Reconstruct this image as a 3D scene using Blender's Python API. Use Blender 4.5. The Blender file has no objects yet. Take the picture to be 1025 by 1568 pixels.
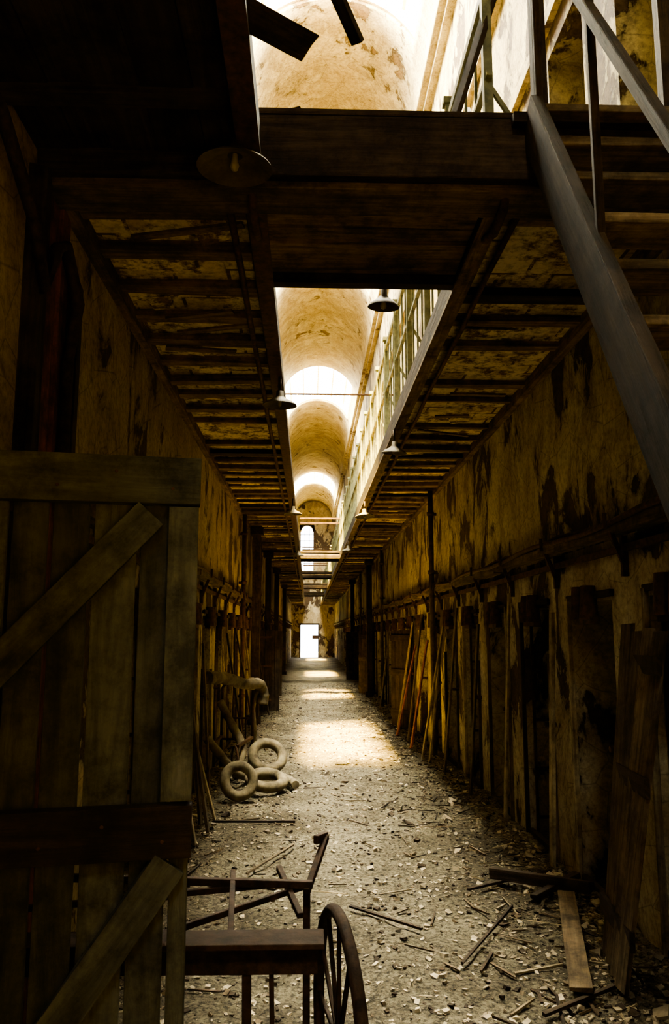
import bpy, bmesh, math, random
from mathutils import Vector, Matrix, Euler, noise
R = random.Random(7)
S = bpy.context.scene
COL = S.collection

# ------------------------------------------------------------ materials
def newmat(name):
    m = bpy.data.materials.new(name); m.use_nodes = True
    nt = m.node_tree; nt.nodes.clear()
    o = nt.nodes.new('ShaderNodeOutputMaterial'); b = nt.nodes.new('ShaderNodeBsdfPrincipled')
    nt.links.new(b.outputs[0], o.inputs[0])
    b.inputs['Specular IOR Level'].default_value = .15
    return m, nt, b
def N(nt, t, **k):
    n = nt.nodes.new(t)
    for a, v in k.items(): setattr(n, a, v)
    return n
def mapping(nt, src, scale, rot=(0,0,0), loc=(0,0,0)):
    mp = N(nt, 'ShaderNodeMapping'); mp.inputs['Scale'].default_value = scale; mp.inputs['Rotation'].default_value = rot; mp.inputs['Location'].default_value = loc
    nt.links.new(src, mp.inputs['Vector']); return mp.outputs[0]
def noi(nt, vec, scale, detail=8, rough=.6, dist=0):
    n = N(nt, 'ShaderNodeTexNoise'); n.inputs['Scale'].default_value = scale; n.inputs['Detail'].default_value = detail
    n.inputs['Roughness'].default_value = rough; n.inputs['Distortion'].default_value = dist
    nt.links.new(vec, n.inputs['Vector']); return n.outputs['Fac']
def ramp(nt, fac, stops):
    r = N(nt, 'ShaderNodeValToRGB'); e = r.color_ramp.elements
    while len(e) < len(stops): e.new(.5)
    for i, (p, c) in enumerate(stops):
        e[i].position = p; e[i].color = (c if len(c) == 4 else (*c, 1)) if not isinstance(c, float) else (c, c, c, 1)
    nt.links.new(fac, r.inputs[0]); return r.outputs[0]
def mix(nt, fac, a, b, mode='MIX'):
    m = N(nt, 'ShaderNodeMix', data_type='RGBA', blend_type=mode)
    if hasattr(fac, 'links'): nt.links.new(fac, m.inputs[0])
    else: m.inputs[0].default_value = fac
    for s, i in ((a, 6), (b, 7)):
        if hasattr(s, 'links'): nt.links.new(s, m.inputs[i])
        else: m.inputs[i].default_value = (*s, 1)
    return m.outputs[2]
def math_(nt, op, a, b):
    m = N(nt, 'ShaderNodeMath', operation=op)
    for s, i in ((a, 0), (b, 1)):
        if hasattr(s, 'links'): nt.links.new(s, m.inputs[i])
        else: m.inputs[i].default_value = s
    return m.outputs[0]
def bump(nt, b, h, strength=.5, dist=.02):
    n = N(nt, 'ShaderNodeBump'); n.inputs['Strength'].default_value = strength; n.inputs['Distance'].default_value = dist
    nt.links.new(h, n.inputs['Height']); nt.links.new(n.outputs[0], b.inputs['Normal'])
def pos(nt):
    return N(nt, 'ShaderNodeNewGeometry').outputs['Position']

def plaster(name, base, base2, under, peel=.5, streak=.35, dirt=(.20,.15,.075), vs=.6, loc=(0,0,0)):
    m, nt, b = newmat(name); p = mapping(nt, pos(nt), (1,1,1), loc=loc)
    big = ramp(nt, noi(nt, p, .9, 8, .7), [(.38, base2), (.60, base)])
    st = ramp(nt, noi(nt, mapping(nt, p, (1, 1, .6)), 2.2, 9, .72, 1.2), [(.42, 0.0), (.56, 1.0)])
    c = mix(nt, st, mix(nt, streak, big, dirt), big)
    vo = N(nt, 'ShaderNodeTexVoronoi', feature='DISTANCE_TO_EDGE'); vo.inputs['Scale'].default_value = 3.2
    nt.links.new(mix(nt, .12, p, N(nt, 'ShaderNodeTexNoise').outputs['Color'], 'ADD'), vo.inputs['Vector'])
    ck = ramp(nt, vo.outputs['Distance'], [(.0, .55), (.015, 1.0)])
    c = mix(nt, 1.0, c, ck, 'MULTIPLY')
    reg = noi(nt, p, .45, 2, .5)
    pl = math_(nt, 'ADD', math_(nt, 'MULTIPLY', noi(nt, mapping(nt, p, (1, 1, vs)), 2.4, 13, .66, .5), .62), math_(nt, 'MULTIPLY', reg, .38))
    und = ramp(nt, noi(nt, p, 9, 6), [(.3, tuple(x*.5 for x in under)), (.7, under)])
    edge = ramp(nt, pl, [(peel-.035, 1.0), (peel, .6)])
    c = mix(nt, 1.0, c, edge, 'MULTIPLY')
    c = mix(nt, ramp(nt, pl, [(peel, 0.0), (peel + .01, 1.0)]), c, und)
    fine = ramp(nt, noi(nt, p, 26, 8, .75), [(.34, .5), (.55, 1.0)])
    c = mix(nt, 1.0, c, fine, 'MULTIPLY')
    nt.links.new(c, b.inputs['Base Color']); b.inputs['Roughness'].default_value = .95
    h = mix(nt, .5, ramp(nt, pl, [(peel, 1.0), (peel+.02, 0.0)]), noi(nt, p, 18, 9, .75))
    bump(nt, b, h, .9, .03); return m
def wood(name, light, dark, rough=.88, g=16):
    m, nt, b = newmat(name)
    uv = N(nt, 'ShaderNodeUVMap').outputs[0]
    grain = noi(nt, mapping(nt, uv, (1.1, g, 1)), 2.0, 9, .65, .4)
    var = noi(nt, mapping(nt, uv, (.35, .35, 1)), 1.0, 3)
    c = ramp(nt, grain, [(.32, dark), (.66, light)])
    v = ramp(nt, var, [(.35, .5), (.65, 1.15)])
    c = mix(nt, 1.0, c, v, 'MULTIPLY')
    blot = ramp(nt, noi(nt, pos(nt), 5, 9, .75), [(.38, .3), (.58, 1.0)])
    c = mix(nt, 1.0, c, blot, 'MULTIPLY')
    nt.links.new(c, b.inputs['Base Color']); b.inputs['Roughness'].default_value = rough
    bump(nt, b, grain, .7, .012); return m
def simple(name, c1, c2, scale=8, rough=.8, metal=0, bs=.4):
    m, nt, b = newmat(name); p = pos(nt)
    n = noi(nt, p, scale, 8, .65)
    nt.links.new(ramp(nt, n, [(.35, c1), (.65, c2)]), b.inputs['Base Color'])
    b.inputs['Roughness'].default_value = rough; b.inputs['Metallic'].default_value = metal
    bump(nt, b, n, bs, .01); return m

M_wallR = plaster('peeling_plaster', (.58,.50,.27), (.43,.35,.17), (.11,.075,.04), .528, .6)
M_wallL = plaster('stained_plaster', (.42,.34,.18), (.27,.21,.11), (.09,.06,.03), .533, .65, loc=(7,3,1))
M_vault = plaster('vault_plaster', (.60,.52,.30), (.43,.35,.18), (.22,.15,.07), .585, .5, vs=1)
M_lower = plaster('bare_wall', (.54,.47,.32), (.34,.28,.17), (.08,.055,.035), .530, .6, loc=(2,9,4))
M_dark = simple('cell_interior_shade', (.010,.008,.006), (.025,.02,.015), 4, .95)  # near-black colour stands in for the shade inside the cells
M_wood = wood('weathered_wood', (.19,.14,.08), (.055,.038,.02))
M_woodD = wood('dark_timber', (.060,.041,.024), (.018,.012,.007))
M_woodL = wood('pale_board', (.40,.33,.20), (.16,.12,.065))
M_woodG = wood('grey_green_door_paint', (.115,.115,.085), (.030,.031,.023), g=9)
M_woodO = wood('rust_stained_board', (.28,.09,.03), (.10,.033,.012))
M_joist = wood('gallery_joist', (.25,.175,.09), (.07,.047,.024))
M_iron = simple('rusty_iron', (.020,.013,.008), (.085,.042,.02), 20, .8, .1)
M_blk = simple('dark_rusted_iron', (.010,.006,.004), (.045,.026,.015), 20, .8, .1)
M_paint = simple('grey_green_rail_paint', (.07,.08,.045), (.17,.175,.10), 14, .6)
M_enamel = simple('enamel_shade', (.03,.025,.016), (.08,.065,.04), 14, .7)
M_duct = simple('pipe_insulation', (.05,.04,.025), (.20,.165,.10), 7, .9, 0, .8)
M_lath = simple('exposed_lath', (.07,.04,.015), (.26,.15,.06), 10, .9)
M_skyf = simple('skylight_frame', (.5,.42,.25), (.7,.6,.38), 9, .7)
M_bulb = simple('glass_bulb', (.2,.18,.14), (.3,.27,.2), 4, .3)

def brickmat():
    m, nt, b = newmat('brick_arch_infill'); p = pos(nt)
    br = N(nt, 'ShaderNodeTexBrick'); br.inputs['Scale'].default_value = 2.6
    br.inputs['Color1'].default_value = (.62,.51,.29,1); br.inputs['Color2'].default_value = (.38,.28,.14,1)
    br.inputs['Mortar'].default_value = (.10,.065,.03,1); br.inputs['Mortar Size'].default_value = .03
    br.inputs['Brick Width'].default_value = .8; br.inputs['Row Height'].default_value = .5
    nt.links.new(p, br.inputs['Vector'])
    n = noi(nt, p, 2.2, 8, .7)
    c = mix(nt, ramp(nt, n, [(.45, 0.0), (.5, 1.0)]), br.outputs[0], ramp(nt, noi(nt, p, 5, 10, .7), [(.42, (.13,.085,.04)), (.53, (.64,.53,.32))]))
    c = mix(nt, 1.0, c, ramp(nt, noi(nt, p, 20, 7, .7), [(.32, .4), (.56, 1.0)]), 'MULTIPLY')
    nt.links.new(c, b.inputs['Base Color']); b.inputs['Roughness'].default_value = .95
    bump(nt, b, noi(nt, p, 14, 8, .7), .9, .03); return m
M_brick = brickmat()
def dirtmat():
    m, nt, b = newmat('dirt_floor'); p = pos(nt)
    c = ramp(nt, noi(nt, p, 1.2, 9, .7), [(.38, (.10,.082,.052)), (.62, (.28,.245,.165))])
    f = ramp(nt, noi(nt, p, 36, 8, .85), [(.42, .13), (.56, 1.1)])
    c = mix(nt, 1.0, c, f, 'MULTIPLY')
    vo = N(nt, 'ShaderNodeTexVoronoi'); vo.inputs['Scale'].default_value = 30; nt.links.new(p, vo.inputs['Vector'])
    c = mix(nt, ramp(nt, vo.outputs['Distance'], [(.0, .5), (.3, 0.0)]), c, (.40,.35,.24))
    nt.links.new(c, b.inputs['Base Color']); b.inputs['Roughness'].default_value = .95
    bump(nt, b, noi(nt, p, 22, 10, .75), 1.0, .08); return m
M_dirt = dirtmat()
M_chip = simple('plaster_rubble', (.08,.062,.04), (.40,.34,.23), 5, .95)
M_out = simple('outdoor_gravel', (.4,.4,.38), (.6,.6,.56), 5, .95)

# ------------------------------------------------------------ mesh builder
class B:
    def __init__(s, name, mats):
        s.name = name; s.mats = mats if isinstance(mats, list) else [mats]
        s.bm = bmesh.new(); s.uv = s.bm.loops.layers.uv.new('UVMap')
    def box(s, c, size, rot=(0,0,0), mi=0, jit=0, taper=1.0):
        c = Vector(c); h = Vector(size)/2
        M = rot if isinstance(rot, Matrix) else Euler(rot).to_matrix()
        ax = max(range(3), key=lambda i: size[i]); oth = [i for i in range(3) if i != ax]
        ou, ov = R.uniform(0, 60), R.uniform(0, 60)
        loc = []
        for x in (-1, 1):
            for y in (-1, 1):
                for z in (-1, 1):
                    v = Vector((x*h.x, y*h.y, z*h.z))
                    if jit: v += Vector((R.uniform(-jit, jit), R.uniform(-jit, jit), R.uniform(-jit, jit)))
                    loc.append(v)
        vs = [s.bm.verts.new(c + M @ v) for v in loc]
        for f in ((0,1,3,2),(4,6,7,5),(0,4,5,1),(2,3,7,6),(0,2,6,4),(1,5,7,3)):
            fc = s.bm.faces.new([vs[i] for i in f]); fc.material_index = mi
            for k, lp in zip(f, fc.loops):
                v = loc[k]; lp[s.uv].uv = (v[ax]+ou, v[oth[0]]+v[oth[1]]+ov)
        return s
    def b2(s, a, b, mi=0, jit=0):
        a, b = Vector(a), Vector(b)
        a, b = Vector([min(p, q) for p, q in zip(a, b)]), Vector([max(p, q) for p, q in zip(a, b)])
        return s.box((a+b)/2, tuple(b-a), mi=mi, jit=jit)
    def beam(s, p, q, w, t, mi=0, up=(0,0,1), jit=0):
        p, q = Vector(p), Vector(q); d = (q-p); L = d.length; d.normalize()
        u = Vector(up)
        if abs(d.dot(u)) > .98: u = Vector((1,0,0))
        x = d.cross(u).normalized(); z = x.cross(d).normalized()
        M = Matrix((x, d, z)).transposed()
        return s.box((p+q)/2, (w, L, t), M, mi, jit)
    def cyl(s, p, q, r, r2=None, seg=12, mi=0, cap=True):
        r2 = r if r2 is None else r2
        p, q = Vector(p), Vector(q); d = (q-p).normalized()
        u = Vector((0,0,1)) if abs(d.z) < .9 else Vector((1,0,0))
        x = d.cross(u).normalized(); y = d.cross(x)
        A = []; Bv = []
        for i in range(seg):
            a = 2*math.pi*i/seg; o = x*math.cos(a)+y*math.sin(a)
            A.append(s.bm.verts.new(p+o*r)); Bv.append(s.bm.verts.new(q+o*r2))
        for i in range(seg):
            j = (i+1) % seg
            f = s.bm.faces.new((A[i], A[j], Bv[j], Bv[i])); f.material_index = mi; f.smooth = True
        if cap:
            f = s.bm.faces.new(A[::-1]); f.material_index = mi
            f = s.bm.faces.new(Bv); f.material_index = mi
        return s
    def tube(s, pts, r, seg=10, mi=0, wob=0):
        pts = [Vector(p) for p in pts]; rings = []
        x = None
        for i, p in enumerate(pts):
            d = (pts[min(i+1, len(pts)-1)]-pts[max(i-1, 0)]).normalized()
            if x is None:
                u = Vector((0,0,1)) if abs(d.z) < .9 else Vector((1,0,0)); x = d.cross(u).normalized()
            x = (x - d*x.dot(d)).normalized(); y = d.cross(x)
            rr = r*(1+R.uniform(-wob, wob))
            rings.append([s.bm.verts.new(p+(x*math.cos(2*math.pi*k/seg)+y*math.sin(2*math.pi*k/seg))*rr) for k in range(seg)])
        for a, b in zip(rings, rings[1:]):
            for k in range(seg):
                f = s.bm.faces.new((a[k], a[(k+1) % seg], b[(k+1) % seg], b[k])); f.smooth = True; f.material_index = mi
        s.bm.faces.new(rings[0][::-1]).material_index = mi; s.bm.faces.new(rings[-1]).material_index = mi
        return s
    def torus(s, c, n_, R_, r, sg=36, mi=0):
        c = Vector(c); n_ = Vector(n_).normalized(); u = Vector((0,0,1)) if abs(n_.z) < .9 else Vector((1,0,0))
        x = n_.cross(u).normalized(); y = n_.cross(x)
        rings = []
        for i in range(sg):
            a = 2*math.pi*i/sg; o = x*math.cos(a)+y*math.sin(a)
            rings.append([s.bm.verts.new(c+o*(R_+r*math.cos(2*math.pi*k/10))+n_*r*math.sin(2*math.pi*k/10)) for k in range(10)])
        for i in range(sg):
            a, b = rings[i], rings[(i+1) % sg]
            for k in range(10):
                f = s.bm.faces.new((a[k], a[(k+1) % 10], b[(k+1) % 10], b[k])); f.smooth = True; f.material_index = mi
        return s
    def lathe(s, c, prof, seg=24, mi=0, M=None):
        c = Vector(c); rings = []
        for r, z in prof:
            rings.append([s.bm.verts.new(c+((M or Matrix.Identity(3)) @ Vector((r*math.cos(2*math.pi*k/seg), r*math.sin(2*math.pi*k/seg), z)))) for k in range(seg)])
        for a, b in zip(rings, rings[1:]):
            for k in range(seg):
                f = s.bm.faces.new((a[k], a[(k+1) % seg], b[(k+1) % seg], b[k])); f.smooth = True; f.material_index = mi
        return s
    def done(s, bevel=0, parent=None):
        bmesh.ops.recalc_face_normals(s.bm, faces=s.bm.faces)
        me = bpy.data.meshes.new(s.name); s.bm.to_mesh(me); s.bm.free()
        for m in s.mats: me.materials.append(m)
        o = bpy.data.objects.new(s.name, me); COL.objects.link(o)
        if bevel:
            md = o.modifiers.new('bevel', 'BEVEL'); md.width = bevel; md.segments = 2; md.limit_method = 'ANGLE'
        return o

XL, XR = -1.15, 1.80          # wall faces
EL, ER = -0.23, 0.83          # gallery inner edges
ZS = 3.62                     # soffit height
YE = 55.0; Y0 = -9.0
SPR = 9.5; VR = (XR-XL)/2; VC = (XR+XL)/2

# ------------------------------------------------------------ floor
def fz(x, y):
    z = .035*noise.noise(Vector((x*1.3, y*1.1, 0))) + .022*noise.noise(Vector((x*6, y*5, 3)))
    e = max(0, 1-min(x-XL, XR-x)/.45); e = min(e, 1)
    return z + .05*e*e*(0.6+noise.noise(Vector((x*3, y*2, 9))))
fb = bmesh.new(); nx, ny = 70, 560
ys = [Y0+i*.75 for i in range(12)]+[0 + YE*((j/ny)**1.5) for j in range(ny+1)]
grid = [[fb.verts.new((-2.6+5.9*i/nx, y, fz(-2.6+5.9*i/nx, y))) for i in range(nx+1)] for y in ys]
for a, b in zip(grid, grid[1:]):
    for i in range(nx):
        fb.faces.new((a[i], a[i+1], b[i+1], b[i])).smooth = True
me = bpy.data.meshes.new('floor'); fb.to_mesh(me); fb.free(); me.materials.append(M_dirt)
COL.objects.link(bpy.data.objects.new('floor', me))
B('ground_outside', M_out).b2((-6, YE+.1, -.15), (7, YE+20, -.05)).done()

# ------------------------------------------------------------ side walls with cell openings
dy_door = 1.25
doorsR = [(5.05-2.5+dy_door*k) for k in range(1, 41)]
doorsL = [(5.4+dy_door*k) for k in range(0, 38)]
def side_wall(name, xa, xb, doors, mats):
    w = B(name, mats); hw = .36
    lo, hi, ulo, uhi, led = 0.0, 1.80, 3.78, 5.9, 2.15
    last = Y0
    for y in doors+[None]:
        e = YE if y is None else y-hw
        w.b2((xa, last, -.1), (xb, e, led), mi=1); w.b2((xa, last, led), (xb, e, SPR), mi=0)
        if y is None: break
        w.b2((xa, y-hw, hi), (xb, y+hw, led), mi=1); w.b2((xa, y-hw, led), (xb, y+hw, ulo), mi=0)
        w.b2((xa, y-hw, uhi), (xb, y+hw, SPR), mi=0)
        w.b2((xa, y-hw, -.1), (xb, y+hw, .0), mi=1)
        last = y+hw
    return w
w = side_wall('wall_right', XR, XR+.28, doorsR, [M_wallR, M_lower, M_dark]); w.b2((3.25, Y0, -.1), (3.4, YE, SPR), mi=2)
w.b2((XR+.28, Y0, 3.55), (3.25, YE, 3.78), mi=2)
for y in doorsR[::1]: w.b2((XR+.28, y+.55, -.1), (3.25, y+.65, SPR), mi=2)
w.done()
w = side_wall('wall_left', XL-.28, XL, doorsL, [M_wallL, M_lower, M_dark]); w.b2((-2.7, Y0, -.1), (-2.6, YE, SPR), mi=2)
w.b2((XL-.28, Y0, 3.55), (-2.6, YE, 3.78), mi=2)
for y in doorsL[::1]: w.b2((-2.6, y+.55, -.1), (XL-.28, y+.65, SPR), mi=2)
w.done()
B('wall_front', M_lower).b2((-2.7, Y0-.2, -.1), (3.4, Y0, 11.2)).done()
# end wall with door + tall arched window
w = B('wall_back', M_lower)
dx0, dx1, dh = -.50, .68, 2.2
wx0, wx1, wz0, wz1 = -.55, .35, 5.9, 8.6
w.b2((-2.7, YE, -.1), (wx0, YE+.3, 11.3)); w.b2((dx1, YE, -.1), (3.4, YE+.3, 11.3))
w.b2((wx0, YE, dh), (dx1, YE+.3, wz0)); w.b2((wx0, YE, wz1+.45), (dx1, YE+.3, 11.3)); w.b2((wx1, YE, wz0), (dx1, YE+.3, wz1+.45)); w.b2((wx0, YE, -.1), (dx0, YE+.3, dh))
wc = (wx0+wx1)/2; wr = (wx1-wx0)/2
for k in range(12):
    a = math.pi*(k+.5)/12; xx = wc+wr*math.cos(a); zz = wz1+wr*math.sin(a)
    w.b2((xx-.07, YE, zz), (xx+.07, YE+.3, wz1+.5))
w.done()
win = B('window_1', M_iron)
for i in range(4): win.b2((wx0+i*.3-.02, YE+.12, wz0), (wx0+i*.3+.02, YE+.16, wz1+.35))
for i in range(7): win.b2((wx0, YE+.12, wz0+i*.42-.02), (wx1, YE+.16, wz0+i*.42+.02))
win.done()
d = B('door_1', [M_woodD, M_iron])
d.b2((dx0-.1, YE-.08, 0), (dx0, YE, dh+.1)); d.b2((dx1, YE-.08, 0), (dx1+.1, YE, dh+.1)); d.b2((dx0-.1, YE-.08, dh), (dx1+.1, YE, dh+.12))
d.b2((.28, YE+.1, 1.25), (.68, YE+.14, 1.5), mi=1)
d.done()

# ------------------------------------------------------------ vaulted ceiling with skylights
sky = [(-7.5, -5.2), (6.2, 10.4), (16.3, 19.0), (26.6, 30.7), (45.0, 48.5)]  # first opening, behind the camera, is invented to light the foreground
cb = bmesh.new(); seg = 48; ha = math.radians(62)
def arc(a, y, r=VR): return Vector((VC+r*math.sin(a), y, SPR+r*math.cos(a)))
ysl = sorted(set([Y0, YE] + [v for s_ in sky for v in s_] + [Y0+(YE-Y0)*i/90 for i in range(91)]))
an = [-math.pi/2+math.pi*i/seg for i in range(seg+1)]
for ya, yb in zip(ysl, ysl[1:]):
    insky = any(s0-1e-4 <= ya and yb <= s1+1e-4 for s0, s1 in sky)
    for a0, a1 in zip(an, an[1:]):
        if insky and abs((a0+a1)/2) < ha: continue
        vs = [cb.verts.new(arc(a0, ya)), cb.verts.new(arc(a1, ya)), cb.verts.new(arc(a1, yb)), cb.verts.new(arc(a0, yb))]
        cb.faces.new(vs)
bmesh.ops.remove_doubles(cb, verts=cb.verts, dist=1e-4)
for f in cb.faces: f.smooth = True
bmesh.ops.recalc_face_normals(cb, faces=cb.faces)
me = bpy.data.meshes.new('ceiling'); cb.to_mesh(me); cb.free(); me.materials.append(M_vault)
co = bpy.data.objects.new('ceiling', me); COL.objects.link(co)
sd = co.modifiers.new('thick', 'SOLIDIFY'); sd.thickness = .18; sd.offset = -1
B('roof_slab', M_lower).b2((XR, Y0, SPR), (3.4, YE, SPR+.15)).b2((-2.7, Y0, SPR), (XL, YE, SPR+.15)).done()
for n_, (s0, s1) in enumerate(sky):
    f = B('skylight', M_skyf)
    for y in (s0, s1):
        pts = [arc(-math.pi/2+math.pi*i/40, y, VR-.04) for i in range(41)]
        for p, q in zip(pts, pts[1:]): f.beam(p, q, .16, .08, up=(0,1,0))
    nb = max(2, int((s1-s0)/.55))
    for i in range(1, nb):
        y = s0+(s1-s0)*i/nb
        pts = [arc(-ha+2*ha*j/16, y, VR+.06) for j in range(17)]
        for p, q in zip(pts, pts[1:]): f.beam(p, q, .035, .05, up=(0,1,0))
    for j in range(-3, 4):
        p = arc(j*ha/3, s0, VR+.08); q = arc(j*ha/3, s1, VR+.08); f.beam(p, q, .05, .05)
    f.done()
l = B('exposed_lath_patch', M_lath)
for (yc, ac, L, A) in [(11.7,-.62,1.5,.26),(13.4,-.9,1.5,.28),(12.3,-.35,.5,.10),(15,-.7,1.4,.25),(21,-.6,1.8,.3),(22.8,-.9,1.8,.26),(25,-.5,1.6,.3),(24.5,-1.0,1.2,.2),(32.5,-.7,2,.35),(36,-.6,2,.3),(39,-.8,2,.3)]:
    k = int(A*2*VR/.045)
    for i in range(k):
        a = ac-A+2*A*i/k; env = math.sqrt(max(0, 1-((i/k-.5)*2)**2))
        l0 = L*.5*env*R.uniform(.7, 1.2); l1 = L*.5*env*R.uniform(.7, 1.2)
        p = arc(a, yc-l0, VR-.04); q = arc(a, yc+l1, VR-.04-R.uniform(0, .06)); l.beam(p, q, .036, .016)
l.done()
B('trim_1', M_vault).b2((XR-.10, Y0, SPR-.12), (XR, YE, SPR)).b2((XR-.06, Y0, 7.5), (XR, YE, 7.66)).b2((XR-.05, Y0, 6.1), (XR, YE, 6.2)).done()
B('trim_2', M_vault).b2((XL, Y0, SPR-.12), (XL+.10, YE, SPR)).b2((XL, Y0, 7.5), (XL+.06, YE, 7.66)).done()

# ------------------------------------------------------------ ledges at 2.2 m, brackets, conduits
def ledge(name, x, sgn, y0, bayc):
    t = B(name, [M_wood, M_iron, M_lower])
    y = y0
    while y < YE-.5:
        L = R.uniform(1.6, 2.6); z = 2.2+R.uniform(-.012, .012)
        t.b2((x, y, z-.04), (x+sgn*.09, min(y+L, YE)-.02, z+.025), jit=.006); y += L
    t.b2((x, y0, 2.06), (x+sgn*.03, YE, 2.10), mi=1)
    for c in bayc:
        yy = c+dy_door/2
        if yy > YE-1 or yy < y0+.1: continue
        t.beam((x+sgn*.015, yy, 2.15), (x+sgn*.015, yy, 1.92), .04, .03, mi=1, up=(0,1,0))
        t.beam((x+sgn*.09, yy, 2.17), (x+sgn*.01, yy, 1.97), .03, .02, mi=1, up=(0,1,0))
        t.cyl((x+sgn*.12, yy, 2.19), (x+sgn*.12, yy, 2.28), .012, mi=1)
    t.tube([(x+sgn*.06, y0+i*.5, 2.25+.02*math.sin(i*1.9)) for i in range(int((YE-y0)/.5))], .013, 6, mi=1)
    t.tube([(x+sgn*.09, y0+i*.5, 2.23+.02*math.sin(i*1.3+1)) for i in range(int((YE-y0)/.5))], .018, 6, mi=1)
    t.done()
ledge('trim_3', XR, -1, 3.45, doorsR); ledge('trim_4', XL, 1, 3.0, doorsL)

def surrounds(name, x, sgn, doors):
    f = B(name, [M_wood, M_iron, M_woodL, M_woodD])
    for i, y in enumerate(doors):
        if y > 40: break
        for s2 in (-1, 1):
            if R.random() < .35: continue
            top = 1.84 if R.random() < .6 else R.uniform(1.1, 1.7)
            f.beam((x+sgn*.015, y+s2*.38, 0), (x+sgn*.015, y+s2*.38, top), .035, .028, mi=R.choice([0,3,2]), up=(0,1,0), jit=.004)
        f.beam((x+sgn*.015, y-.4, 1.84), (x+sgn*.015, y+.4, 1.84), .03, .04, mi=3, jit=.005)
        for s2 in (-1, 1): f.cyl((x+sgn*.045, y+s2*.085, 1.69), (x+sgn*.045, y+s2*.085, 1.90), .06, .045, mi=1)
        f.b2((x, y-.15, 1.66), (x+sgn*.06, y+.15, 1.71), mi=1)
        f.cyl((x, y-.42, .95), (x+sgn*.08, y-.42, .95), .018, mi=1)
        if i % 2 == 0:
            for q in range(3): f.beam((x-sgn*(.05+q*.17), y+.32, .03), (x-sgn*(.05+q*.17), y+.32, 1.74), .025, .012, mi=1, up=(0,1,0))
            for q in range(5): f.beam((x-sgn*.04, y+.32, .15+q*.38), (x-sgn*.42, y+.32, .15+q*.38), .012, .025, mi=1)
        f.b2((x-.02, y-.35, .02), (x+.02, y+.35, .06), mi=3)
    f.done(.003)
surrounds('door_frames_right', XR, -1, doorsR); surrounds('door_frames_left', XL, 1, doorsL)
def celldoor(name, x, y, ang, sgn, mi=0, h=1.62):
    dn = B(name, [[M_wood, M_woodD, M_woodL, M_woodG][mi], M_iron])
    dirv = Vector((sgn*math.sin(ang), math.cos(ang), 0)); nrm = Vector((-dirv.y, dirv.x, 0))
    o = Vector((x, y, .06))
    for k in range(5):
        c = o+dirv*(.065+.118*k); dn.beam(c, c+Vector((0,0,h-R.uniform(0,.03))), .112, .028, up=nrm, jit=.003)
    for z in (.22, h*.55, h-.15):
        dn.beam(o+dirv*.02+nrm*.028+Vector((0,0,z)), o+dirv*.58+nrm*.028+Vector((0,0,z)), .025, .10)
        dn.beam(o+dirv*.0-nrm*.02+Vector((0,0,z)), o+dirv*.4-nrm*.02+Vector((0,0,z)), .008, .04, mi=1)
    dn.done(.003)
for i, (k, a) in enumerate([(8,.5),(14,.7),(19,.8)]):
    celldoor('cell_door', XR-.06, doorsR[k]-.3, a, -1, 1)
for i, (k, a) in enumerate([(9,1.0),(12,.8)]):
    celldoor('cell_door', XL+.06, doorsL[k]-.3, a, 1, 1)

# ------------------------------------------------------------ galleries
def gallery(name, xi, xo, ystart, ybrick):
    g = B(name, [M_brick, M_woodD, M_joist, M_iron, M_paint])
    a, b_ = sorted([xi, xo]); s2 = 1 if xi > xo else -1
    if ystart < ybrick:
        x = a
        while x < b_-.01:
            wd = min(R.uniform(.14, .2), b_-x); g.b2((x+.002, ystart, ZS-.01+R.uniform(-.008,.008)), (x+wd-.002, ybrick, ZS+.05), mi=1); x += wd
        for y in (0.0, 1.0, 2.0, 2.7): g.b2((a, y, ZS-.04), (b_, y+.09, ZS), mi=1)
    g.b2((a, ybrick, ZS), (b_, YE, ZS+.10), mi=0)
    y = ybrick+.25
    while y < YE-.3:
        dz = R.uniform(-.014, .012)
        wj = R.uniform(.08, .13)
        if R.random() < .93:
            g.box(((a+b_)/2, y, ZS-.02+dz), (b_-a-.02, wj, .055), (0, R.uniform(-.01,.01), R.uniform(-.02,.02)), mi=1 if R.random() < .25 else 2, jit=.01)
        if R.random() < .35:   # hanging fragment of ceiling lath / plaster key
            g.box((R.uniform(a+.2, b_-.2), y+.2, ZS-.02), (R.uniform(.15,.4), R.uniform(.08,.2), .02), (R.uniform(-.05,.05), R.uniform(-.05,.05), R.uniform(-.2,.2)), mi=0, jit=.02)
        y += .43+R.uniform(-.03, .03)
    g.b2((xo, ybrick, ZS-.09), (xo+s2*.06, YE, ZS), mi=2)
    for k in range(6):
        yy = R.uniform(ybrick+.3, 18); xc = R.uniform(a+.3, b_-.3)
        g.box((xc, yy, ZS-.06), (R.uniform(.3,.6), R.uniform(.03,.07), .015), (0, R.uniform(-.05,.05), R.uniform(-.35,.35)), mi=2)
    ys_ = min(ystart, ybrick)
    g.b2((xi, ys_, ZS-.09), (xi-s2*.07, YE, ZS+.10), mi=1)
    g.b2((xi, ys_, ZS-.10), (xi+s2*.02, YE, ZS+.08), mi=1)
    g.b2((xi-s2*.06, ys_, ZS-.12), (xi+s2*.03, YE, ZS-.10), mi=2 if xi > 0 else 3)
    g.tube([(xi-s2*.14, max(ystart, 3.4)+i*.7, ZS-.09+.012*math.sin(i*2.1)) for i in range(60)], .018, 6, mi=3)
    g.b2((a, ys_, ZS+.10), (b_, YE, ZS+.13), mi=2)
    g.done()
gallery('gallery_walkway', EL, XL, Y0, 3.3)
gallery('gallery_walkway', ER, XR, 3.3, 3.3)

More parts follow.
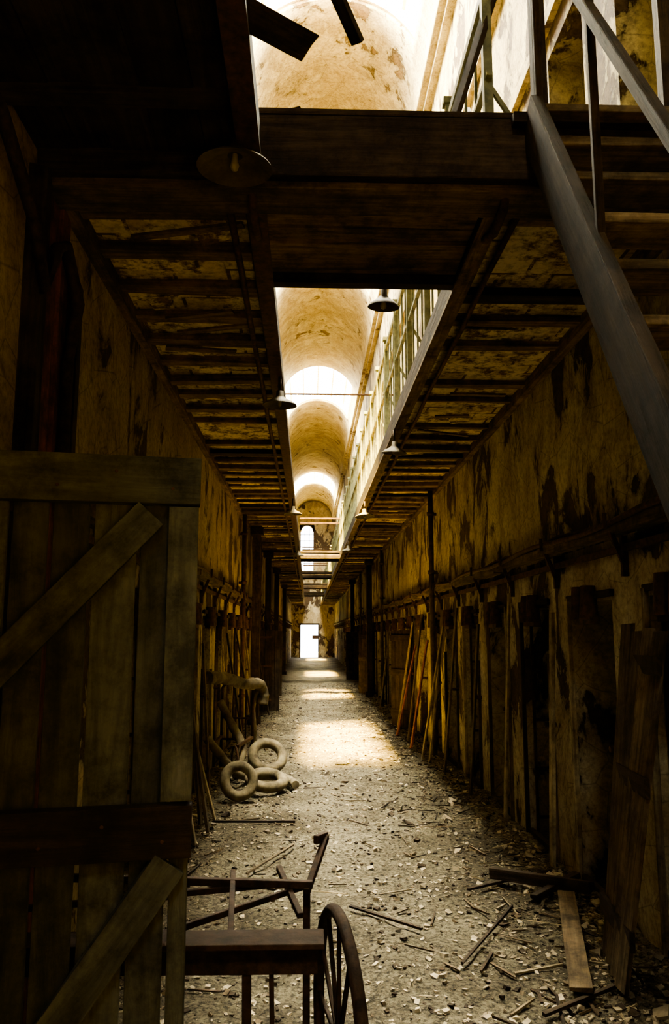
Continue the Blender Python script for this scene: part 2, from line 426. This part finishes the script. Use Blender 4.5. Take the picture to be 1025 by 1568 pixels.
hb = B('header_beam', [M_woodD, M_iron, M_wood])
hb.box((.33, 3.2, 3.645), (2.96, .2, .28), jit=.012)
hb.b2((XL, 3.14, 3.47), (XR, 3.36, 3.51), mi=2); hb.b2((XL, 3.10, 3.79), (.9, 3.34, 3.82), mi=0)
for x in (EL-.02, ER+.02):
    hb.tube([(x, 3.16, 3.52), (x, 3.24, 3.44), (x, 3.42, 3.43), (x, 3.6, 3.49)], .022, 8, mi=1)
hb.done(.012)

def bridge(y0, y1, name='footbridge'):
    b = B(name, [M_joist, M_woodD, M_iron])
    y = y0
    while y < y1-.02:
        wd = R.uniform(.13, .19); b.b2((EL-.02, y, ZS-.03+R.uniform(-.012,.014)), (ER+.02, min(y+wd-.012, y1), ZS+.02), jit=.008); y += wd
    for yy in (y0+.02, y1-.02): b.b2((EL, yy-.035, ZS-.10), (ER, yy+.035, ZS-.02), mi=1)
    b.b2((EL, y0, ZS+.05), (ER, y1, ZS+.11), mi=1)
    for yy in (y0, y1):
        if y0 > 8: b.beam((EL, yy, ZS+.95), (ER, yy, ZS+.95), .03, .04, mi=2)
    b.done()
bridge(3.34, 4.22)
for y in (20.5, 27.5, 34, 41): bridge(y, y+.9)
B('tie_rod', M_iron).cyl((XL, 14.3, 6.0), (XR, 14.3, 6.0), .018).done()

r = B('gallery_railing', [M_paint, M_iron])
xx = ER+.02; y = 3.45; k = 0
while y < YE-.5:
    if k % 4 == 0:
        r.b2((xx-.022, y-.022, ZS+.13), (xx+.022, y+.022, ZS+1.2)); r.box((xx, y, ZS+1.22), (.07,.07,.04))
        r.beam((xx, y+.0, ZS+.6), (xx+.28, y, ZS+.13), .02, .02, up=(0,1,0))
    else: r.b2((xx-.007, y-.007, ZS+.13), (xx+.007, y+.007, ZS+1.1))
    y += .25; k += 1
for z, t in ((1.1, .025), (.62, .014)): r.b2((xx-.015, 3.4, ZS+z-t), (xx+.015, YE-.2, ZS+z+t))
r.done()

# ------------------------------------------------------------ steep staircase on the right
st = B('staircase', [M_woodD, M_wood, M_blk])
top = Vector((0, 3.08, 3.78)); bot = Vector((0, .72, .03))
dirv = (top-bot).normalized(); up = Vector((1,0,0)).cross(dirv).normalized()
for x in (.94, 1.74):
    st.beam((x, bot.y, bot.z+.05), (x, top.y, top.z), .05, .19, up=up, jit=.004)
n = 15
for i in range(1, n+1):
    p = bot.lerp(top, i/(n+.0)); st.box((1.34, p.y, p.z-.02), (.76, .20, .035), mi=1, jit=.004)
for t_, hh in ((.1,1.0), (.42,1.0), (.72,1.5), (.97,1.1)):
    p = bot.lerp(top, t_); st.box((.955, p.y, p.z+hh/2), (.03, .03, hh), mi=0, jit=.003)
p0 = bot.lerp(top, .02); p1 = bot.lerp(top, 1.1)
st.beam((.95, p0.y, p0.z+1.0), (.95, p1.y, p1.z+1.0), .035, .04, up=up)
st.b2((.86, 3.05, ZS+.12), (1.78, 3.32, ZS+.17), mi=0)
for x in (1.02, 1.6): st.box((x, 3.2, 4.35), (.06, .06, 1.2), mi=0)
st.done(.004)

t = B('broken_ceiling_boards', [M_woodD, M_wood])
t.beam((-.6, 2.15, 3.68), (.0, 2.50, 3.62), .13, .02, jit=.01)
t.beam((-.3, 2.1, 3.72), (-.0, 2.24, 3.74), .08, .02, jit=.01)
t.beam((-.15, 1.9, 3.85), (.16, 2.45, 3.60), .04, .03, jit=.006)
t.beam((-.30, 3.2, 3.80), (-.06, 3.35, 3.98), .05, .03, jit=.006)
t.beam((.62, 3.3, 3.80), (.92, 3.5, 4.8), .04, .03, jit=.006)
t.beam((.78, 3.35, 3.80), (1.0, 4.6, 4.9), .04, .03, jit=.006)
t.done()

p = B('wall_post', [M_woodD, M_woodO, M_wood])
p.b2((XL, 3.05, 0), (XL+.07, 3.16, 3.5), mi=0, jit=.01)
p.b2((XL, 3.18, 0), (XL+.045, 3.32, 3.45), mi=1, jit=.006); p.b2((XL, 3.34, 0), (XL+.05, 3.47, 3.48), mi=1, jit=.006)
p.b2((XL, 3.50, 0), (XL+.09, 3.58, 3.2), mi=0, jit=.008)
p.done(.004)
pp = B('conduit_pipe', M_blk)
pp.tube([(XL+.05, 2.0, 3.5), (XL+.06, 2.6, 3.42), (XL+.07, 2.95, 3.2), (XL+.10, 3.02, 2.95), (XL+.12, 3.08, 3.15), (XL+.10, 3.25, 3.25), (XL+.12, 3.4, 3.05), (XL+.08, 3.42, 2.8), (XL+.08, 3.42, 2.2)], .028, 8)
pp.done()

# ------------------------------------------------------------ big ledged and braced plank door, near left
O = Vector((-1.14, 1.90, .0)); E = Vector((-.285, 2.06, 0)); dv = (E-O).normalized(); nv = Vector((dv.y, -dv.x, 0)); W = (E-O).length
dr = B('plank_door', [M_woodG, M_woodD, M_iron, M_wood])
def DP(u, z, off=0): return O+dv*u+nv*off+Vector((0,0,z))
u = 0
while u < W-.03:
    wd = min(R.uniform(.075, .115), W-u)
    dr.beam(DP(u+wd/2, .05), DP(u+wd/2, 2.03-R.uniform(0,.02)), wd-.012, .022, up=nv, jit=.003); u += wd
for z, hgt in ((1.985, .12), (1.13, .125), (.2, .13)):
    dr.beam(DP(0, z, .026), DP(W, z, .026), .03, hgt, mi=0 if z > 1.5 else 1, jit=.003)
dr.beam(DP(W-.04, 1.92, .024), DP(W-.04, 1.2, .024), .075, .028, up=nv)
dr.beam(DP(W-.12, 1.90, .030), DP(.12, 1.21, .030), .085, .028, up=nv, jit=.002)
dr.beam(DP(W-.05, 1.06, .030), DP(.25, .27, .030), .085, .028, up=nv, jit=.002)
for z in (1.985, 1.13):
    for q in range(6): dr.cyl(DP(.1+q*.14, z+.02*(-1)**q, .04), DP(.1+q*.14, z+.02*(-1)**q, .044), .005, mi=2, seg=8)
dr.done(.004)

# ------------------------------------------------------------ wrecked iron handcart, foreground
c = B('wheeled_iron_cart', [M_blk, M_woodD])
zt = .74
c.b2((-.95, 2.42, zt-.09), (.03, 2.46, zt), mi=0, jit=.004)
c.b2((-.95, 2.38, zt-.012), (.05, 2.50, zt+.004), mi=0)
c.beam((-.95, 2.98, zt+.02), (.02, 2.86, zt+.02), .025, .025)
c.beam((-.95, 2.80, zt-.03), (-.05, 2.92, zt+.01), .02, .02)
c.beam((-.22, 2.46, zt-.02), (-.26, 2.98, zt+.03), .018, .02); c.beam((-.10, 2.99, zt+.04), (-.02, 2.74, zt-.04), .02, .02)
c.beam((-.5, 2.46, zt-.02), (.0, 2.92, zt), .015, .02); c.beam((.0, 2.85, zt), (.07, 3.05, zt+.13), .022, .022)
c.beam((.07, 3.06, zt+.13), (.03, 3.0, zt+.13), .02, .03)
for x in (-.85, -.17): c.beam((x, 2.44, zt-.08), (x+.01, 2.44, .02), .025, .025)
c.beam((-.10, 2.44, zt-.08), (-.09, 2.44, .3), .014, .014)
for x in (-.85, .0): c.beam((x, 2.92, zt), (x, 2.92, .30), .025, .025)
c.beam((-.85, 2.44, .34), (.02, 2.44, .34), .03, .03)
wn = Vector((1, .16, 0)).normalized(); wcn = Vector((.10, 2.62, .38)); wt = Vector((-wn.y, wn.x, 0))
c.torus(wcn, wn, .36, .02, 48)
c.cyl(wcn-wn*.08, wcn+wn*.05, .038, seg=14); c.cyl(wcn-wn*.85, wcn, .014)
for q in range(12):
    a = 2*math.pi*q/12; c.beam(wcn, wcn+(wt*math.cos(a)+Vector((0,0,1))*math.sin(a))*.355, .014, .014)
c.done(.003)

# ------------------------------------------------------------ planks leaning on the right near wall
ld = B('leaning_plank_door', [M_woodD, M_wood])
for k in range(4):
    y = 3.78+.13*k; ld.beam((1.40+.03*k, y, .03), (1.70, y+.05, 1.66-R.uniform(0,.06)), .02, .122, up=(0,1,0), jit=.004, mi=1)
for h in (.25, .9, 1.45):
    x = 1.43+.27*h/1.66-.01; ld.beam((x-.02, 3.72, h), (x+.05, 4.28, h), .025, .09, mi=0)
ld.done(.003)
lb = B('leaning_boards', [M_wood, M_woodL, M_woodO])
def lean(x, sgn, y, bx, h, wd, mi, dyy=0): lb.beam((x+sgn*bx, y, .03), (x+sgn*.05, y+dyy, h), .022, wd, up=(0,1,0), mi=mi, jit=.003)
for y, bx, h, wd, mi, dd in [(5.69,.12,1.75,.08,1,.02),(6.93,.14,1.95,.06,1,-.02),(8.17,.18,1.7,.09,0,.06),(9.45,.22,1.9,.08,0,-.05),
    (10.2,.28,1.6,.09,1,.3),(10.45,.34,1.8,.08,1,-.2),(11.4,.36,1.5,.13,2,.4),(12.2,.3,1.9,.10,0,.1),(12.8,.4,1.4,.12,2,.3),(13.6,.3,1.8,.09,1,-.2),(17,.3,1.8,.1,1,.1)]:
    lean(XR, -1, y, bx, h, wd, mi, dd)
lb.done(.003)
lb = B('leaning_boards', [M_wood, M_woodL, M_woodD])
for y, bx, h, wd, mi, dd in [(5.6,.22,1.95,.09,1,.1),(5.95,.32,1.75,.06,0,.1),(6.35,.30,1.6,.08,1,-.2),(6.7,.36,1.75,.07,0,.2),(7.0,.26,1.9,.10,0,.1),(7.15,.36,1.3,.05,1,-.3),(8.4,.16,1.5,.09,0,.1),(10.6,.35,1.6,.1,2,.4),(12,.4,1.7,.12,2,.2),(13.5,.3,1.8,.12,0,.2),(16,.4,1.7,.14,2,.2)]:
    lean(XL, 1, y, bx, h, wd, mi, dd)
lb.done(.003)
for x, y in ((XR-.13, 10.75), (XR-.1, 18.5), (XL+.1, 13.0), (XL+.12, 17.0), (XR-.1, 26)):
    q = B('standpipe', M_wood if x > 0 else M_iron); q.cyl((x, y, .0), (x, y, ZS-.08), .035)
    for z in (.6, 2.4, 3.2): q.cyl((x, y, z), (x, y, z+.05), .05); q.b2((x, y-.015, z), (x+(.08 if x > 0 else -.08), y+.015, z+.04))
    q.done()
for x, y in ((XL+.2, 14.65), (XL+.2, 19), (XR-.2, 21), (XL+.2, 24), (XR-.2, 29), (XL+.2, 32)):
    q = B('timber_column', M_woodD); q.b2((x-.07, y-.07, 0), (x+.07, y+.07, ZS-.13), jit=.006); q.b2((x-.12, y-.12, ZS-.22), (x+.12, y+.12, ZS-.08)); q.b2((x-.11, y-.11, 0), (x+.11, y+.11, .14)); q.done(.006)

def spl(pts, n=8):
    pts = [Vector(p) for p in pts]; out = []
    P = [pts[0]]+pts+[pts[-1]]
    for i in range(1, len(P)-2):
        for k in range(n):
            t = k/n; a, b, c_, d_ = P[i-1], P[i], P[i+1], P[i+2]
            out.append(.5*((2*b)+(c_-a)*t+(2*a-5*b+4*c_-d_)*t*t+(3*b-a-3*c_+d_)*t**3))
    out.append(pts[-1]); return out
h = B('old_tyre', M_duct); h.torus((-.66, 8.0, .20), (.35, -1, .35), .14, .05); h.done()
h = B('old_tyre', M_duct); h.torus((-.42, 8.5, .12), (.1, -.25, 1), .17, .055); h.done()
h = B('old_tyre', M_duct); h.torus((-.45, 9.3, .24), (.3, -1, .9), .17, .055); h.done()
h = B('insulated_hose_coil', M_duct)
h.tube(spl([(-1.05, 8.5, .55), (-.9, 8.7, .32), (-.75, 8.75, .15), (-.6, 8.9, .09), (-.35, 8.95, .08), (-.2, 8.8, .07), (-.12, 8.5, .07)]), .045, 12, wob=.1)
h.tube(spl([(-1.05, 9.8, .8), (-.9, 9.7, .55), (-.75, 9.5, .3), (-.8, 9.2, .1)]), .05, 12, wob=.1)
h.done()
h = B('sagging_insulated_pipe', M_duct)
h.tube(spl([(-1.1, 9.0, 1.12), (-.95, 9.3, 1.10), (-.75, 9.6, 1.02), (-.6, 9.9, 1.0), (-.55, 10.0, .9), (-.56, 10.0, .75)]), .07, 14, wob=.12)
h.tube(spl([(-.6, 9.95, .95), (-.68, 10.1, .7), (-.66, 10.1, .4), (-.7, 10.1, .03)]), .035, 10, wob=.08)
h.done()
# upright rusted bedstead against the left wall
h = B('rusty_bedstead', [M_iron])
h.tube([(-1.04, 9.95, .03), (-1.04, 9.95, .95), (-.98, 9.93, 1.02), (-.72, 9.85, 1.02), (-.66, 9.83, .95), (-.66, 9.83, .03)], .02, 8)
for q in range(4): h.cyl((-.98+.08*q, 9.93-.025*q, .35), (-.98+.08*q, 9.93-.025*q, 1.0), .008, seg=6)
for z in (.35, .6): h.cyl((-1.04, 9.95, z), (-.66, 9.83, z), .012, seg=8)
h.beam((-.66, 9.83, .38), (-.78, 9.2, .36), .03, .03); h.beam((-1.04, 9.95, .38), (-1.08, 9.2, .36), .03, .03)
h.torus((-.80, 9.12, .20), (1, .3, 0), .17, .012, 30)
h.done()

def shade(x, y, z, r, tilt=0, drop=.12):
    s_ = B('pendant_lamp_shade', [M_enamel, M_blk, M_bulb]); Mx = Euler((tilt, tilt*.5, 0)).to_matrix()
    s_.lathe((x, y, z), [(r, 0), (r*.97, .008), (r*.75, .028), (r*.4, .05), (r*.22, .07), (r*.2, .11), (.004, .115)], M=Mx)
    s_.lathe((x, y, z), [(r, 0), (r*.96, .004), (r*.72, .022), (r*.38, .044), (.03, .05)], M=Mx)
    s_.lathe((x, y, z+.01), [(.002, -.022), (.014, -.015), (.018, 0), (.014, .015), (.010, .05)], seg=12, mi=2)
    s_.cyl((x, y, z+.10), (x, y, z+.10+drop), .012, mi=1)
    s_.done()
shade(-.30, 2.92, 3.42, .15, .05, .06)
shade(.42, 4.3, 3.44, .09, .1, .05)
shade(-.22, 5.75, 3.28, .13, .03, .12)
shade(.80, 7.3, 3.28, .12, .1, .12); shade(.80, 11.2, 3.25, .14, -.1, .12); shade(-.22, 11.0, 3.25, .13, 0, .12); shade(.8, 16, 3.25, .14, 0, .12); shade(-.22, 17, 3.25, .13, 0, .12)

# ------------------------------------------------------------ debris
db = B('floor_rubble', [M_chip, M_wood, M_woodD])
for i in range(26000):
    y = 2.3+(R.random()**1.8)*24; x = R.uniform(XL+.05, XR-.05)
    if R.random() < .4: x = XR-.05-abs(R.gauss(0, .38)) if R.random() < .6 else XL+.05+abs(R.gauss(0, .25))
    if not XL+.03 < x < XR-.03: continue
    s_ = R.choice([.005,.006,.008,.010,.013,.019]) * (2.0 if R.random() < .05 else 1)
    db.box((x, y, fz(x, y)+s_*.25), (s_*R.uniform(.8,1.8), s_*R.uniform(.8,1.6), s_*R.uniform(.3,.8)), (R.uniform(-.4,.4), R.uniform(-.4,.4), R.uniform(0,3)), mi=0 if R.random() < .65 else R.choice([1,2,2]), jit=s_*.18)
db.done()
sk = B('scattered_sticks', [M_wood, M_woodD, M_woodL])
for i in range(420):
    y = 2.6+(R.random()**1.6)*20
    x = R.uniform(XL+.2, XR-.2) if R.random() < .3 else (XR-.15-abs(R.gauss(0,.42)))
    if not XL+.2 < x < XR-.15: continue
    L = R.uniform(.05, .28); wv = R.uniform(.004, .013)
    sk.box((x, y, fz(x, y)+.012), (L, wv, wv*.7), (R.uniform(-.1,.1), R.uniform(-.07,.07), R.uniform(0,3.1)), mi=R.choice([0,0,1,1,2]), jit=.003)
for (a, b, w_, m) in [((.25,4.9),(.62,4.55),.02,1),((1.0,5.2),(1.62,5.55),.02,1),((.75,4.1),(1.2,4.9),.012,1),((-.4,5.6),(-.1,6.3),.014,0),((1.0,3.6),(1.5,3.9),.02,1),((.9,3.3),(1.25,3.2),.02,1),((-.8,7.1),(-.1,7.0),.02,1)]:
    sk.beam((*a, fz(*a)+.03), (*b, fz(*b)+.03), w_, .014, mi=m, jit=.003)
sk.done()
fp = B('fallen_plank', M_wood); fp.beam((1.55, 5.0, .07), (1.21, 3.75, .05), .10, .02, jit=.004); fp.done(.003)
fl = B('fallen_timber', M_woodD); fl.beam((1.20, 5.42, .08), (1.70, 5.0, .1), .08, .06, jit=.01); fl.beam((1.35, 5.0, .05), (1.72, 5.3, .09), .05, .03, jit=.006); fl.done(.005)

# ------------------------------------------------------------ light
wd = bpy.data.worlds.new('World'); S.world = wd; wd.use_nodes = True
bg = wd.node_tree.nodes['Background']; bg.inputs[0].default_value = (.84,.91,1,1); bg.inputs[1].default_value = 5.0
sun = bpy.data.lights.new('sun', 'SUN'); sun.energy = 200; sun.angle = math.radians(7); sun.color = (1, .66, .13)
so = bpy.data.objects.new('sun', sun); COL.objects.link(so)
so.rotation_euler = Vector((.06, .40, -1)).to_track_quat('-Z', 'Y').to_euler()
pw = [1100, 4800, 2800, 2800, 2800]  # first power: added fill over the invented opening behind the camera
for (s0, s1), e in zip(sky, pw):
    a = bpy.data.lights.new('sky_glow', 'AREA'); a.shape = 'RECTANGLE'; a.size = 2.5; a.size_y = s1-s0; a.energy = e*(s1-s0)/4; a.color = (1, .91, .66)
    ao = bpy.data.objects.new('sky_glow', a); COL.objects.link(ao); ao.location = (VC, (s0+s1)/2, SPR+VR+.5)

S.view_settings.view_transform = 'AgX'
S.view_settings.look = 'AgX - Medium High Contrast'
S.view_settings.exposure = 1.5
S.view_settings.gamma = 1.08

cam = bpy.data.cameras.new('camera'); cam.sensor_fit = 'VERTICAL'; cam.sensor_height = 36; cam.lens = 28; cam.clip_start = .05
cob = bpy.data.objects.new('camera', cam); COL.objects.link(cob); S.camera = cob
cob.location = (0, 0, 1.6); cob.rotation_euler = (math.radians(98.7), 0, math.radians(-1.88))
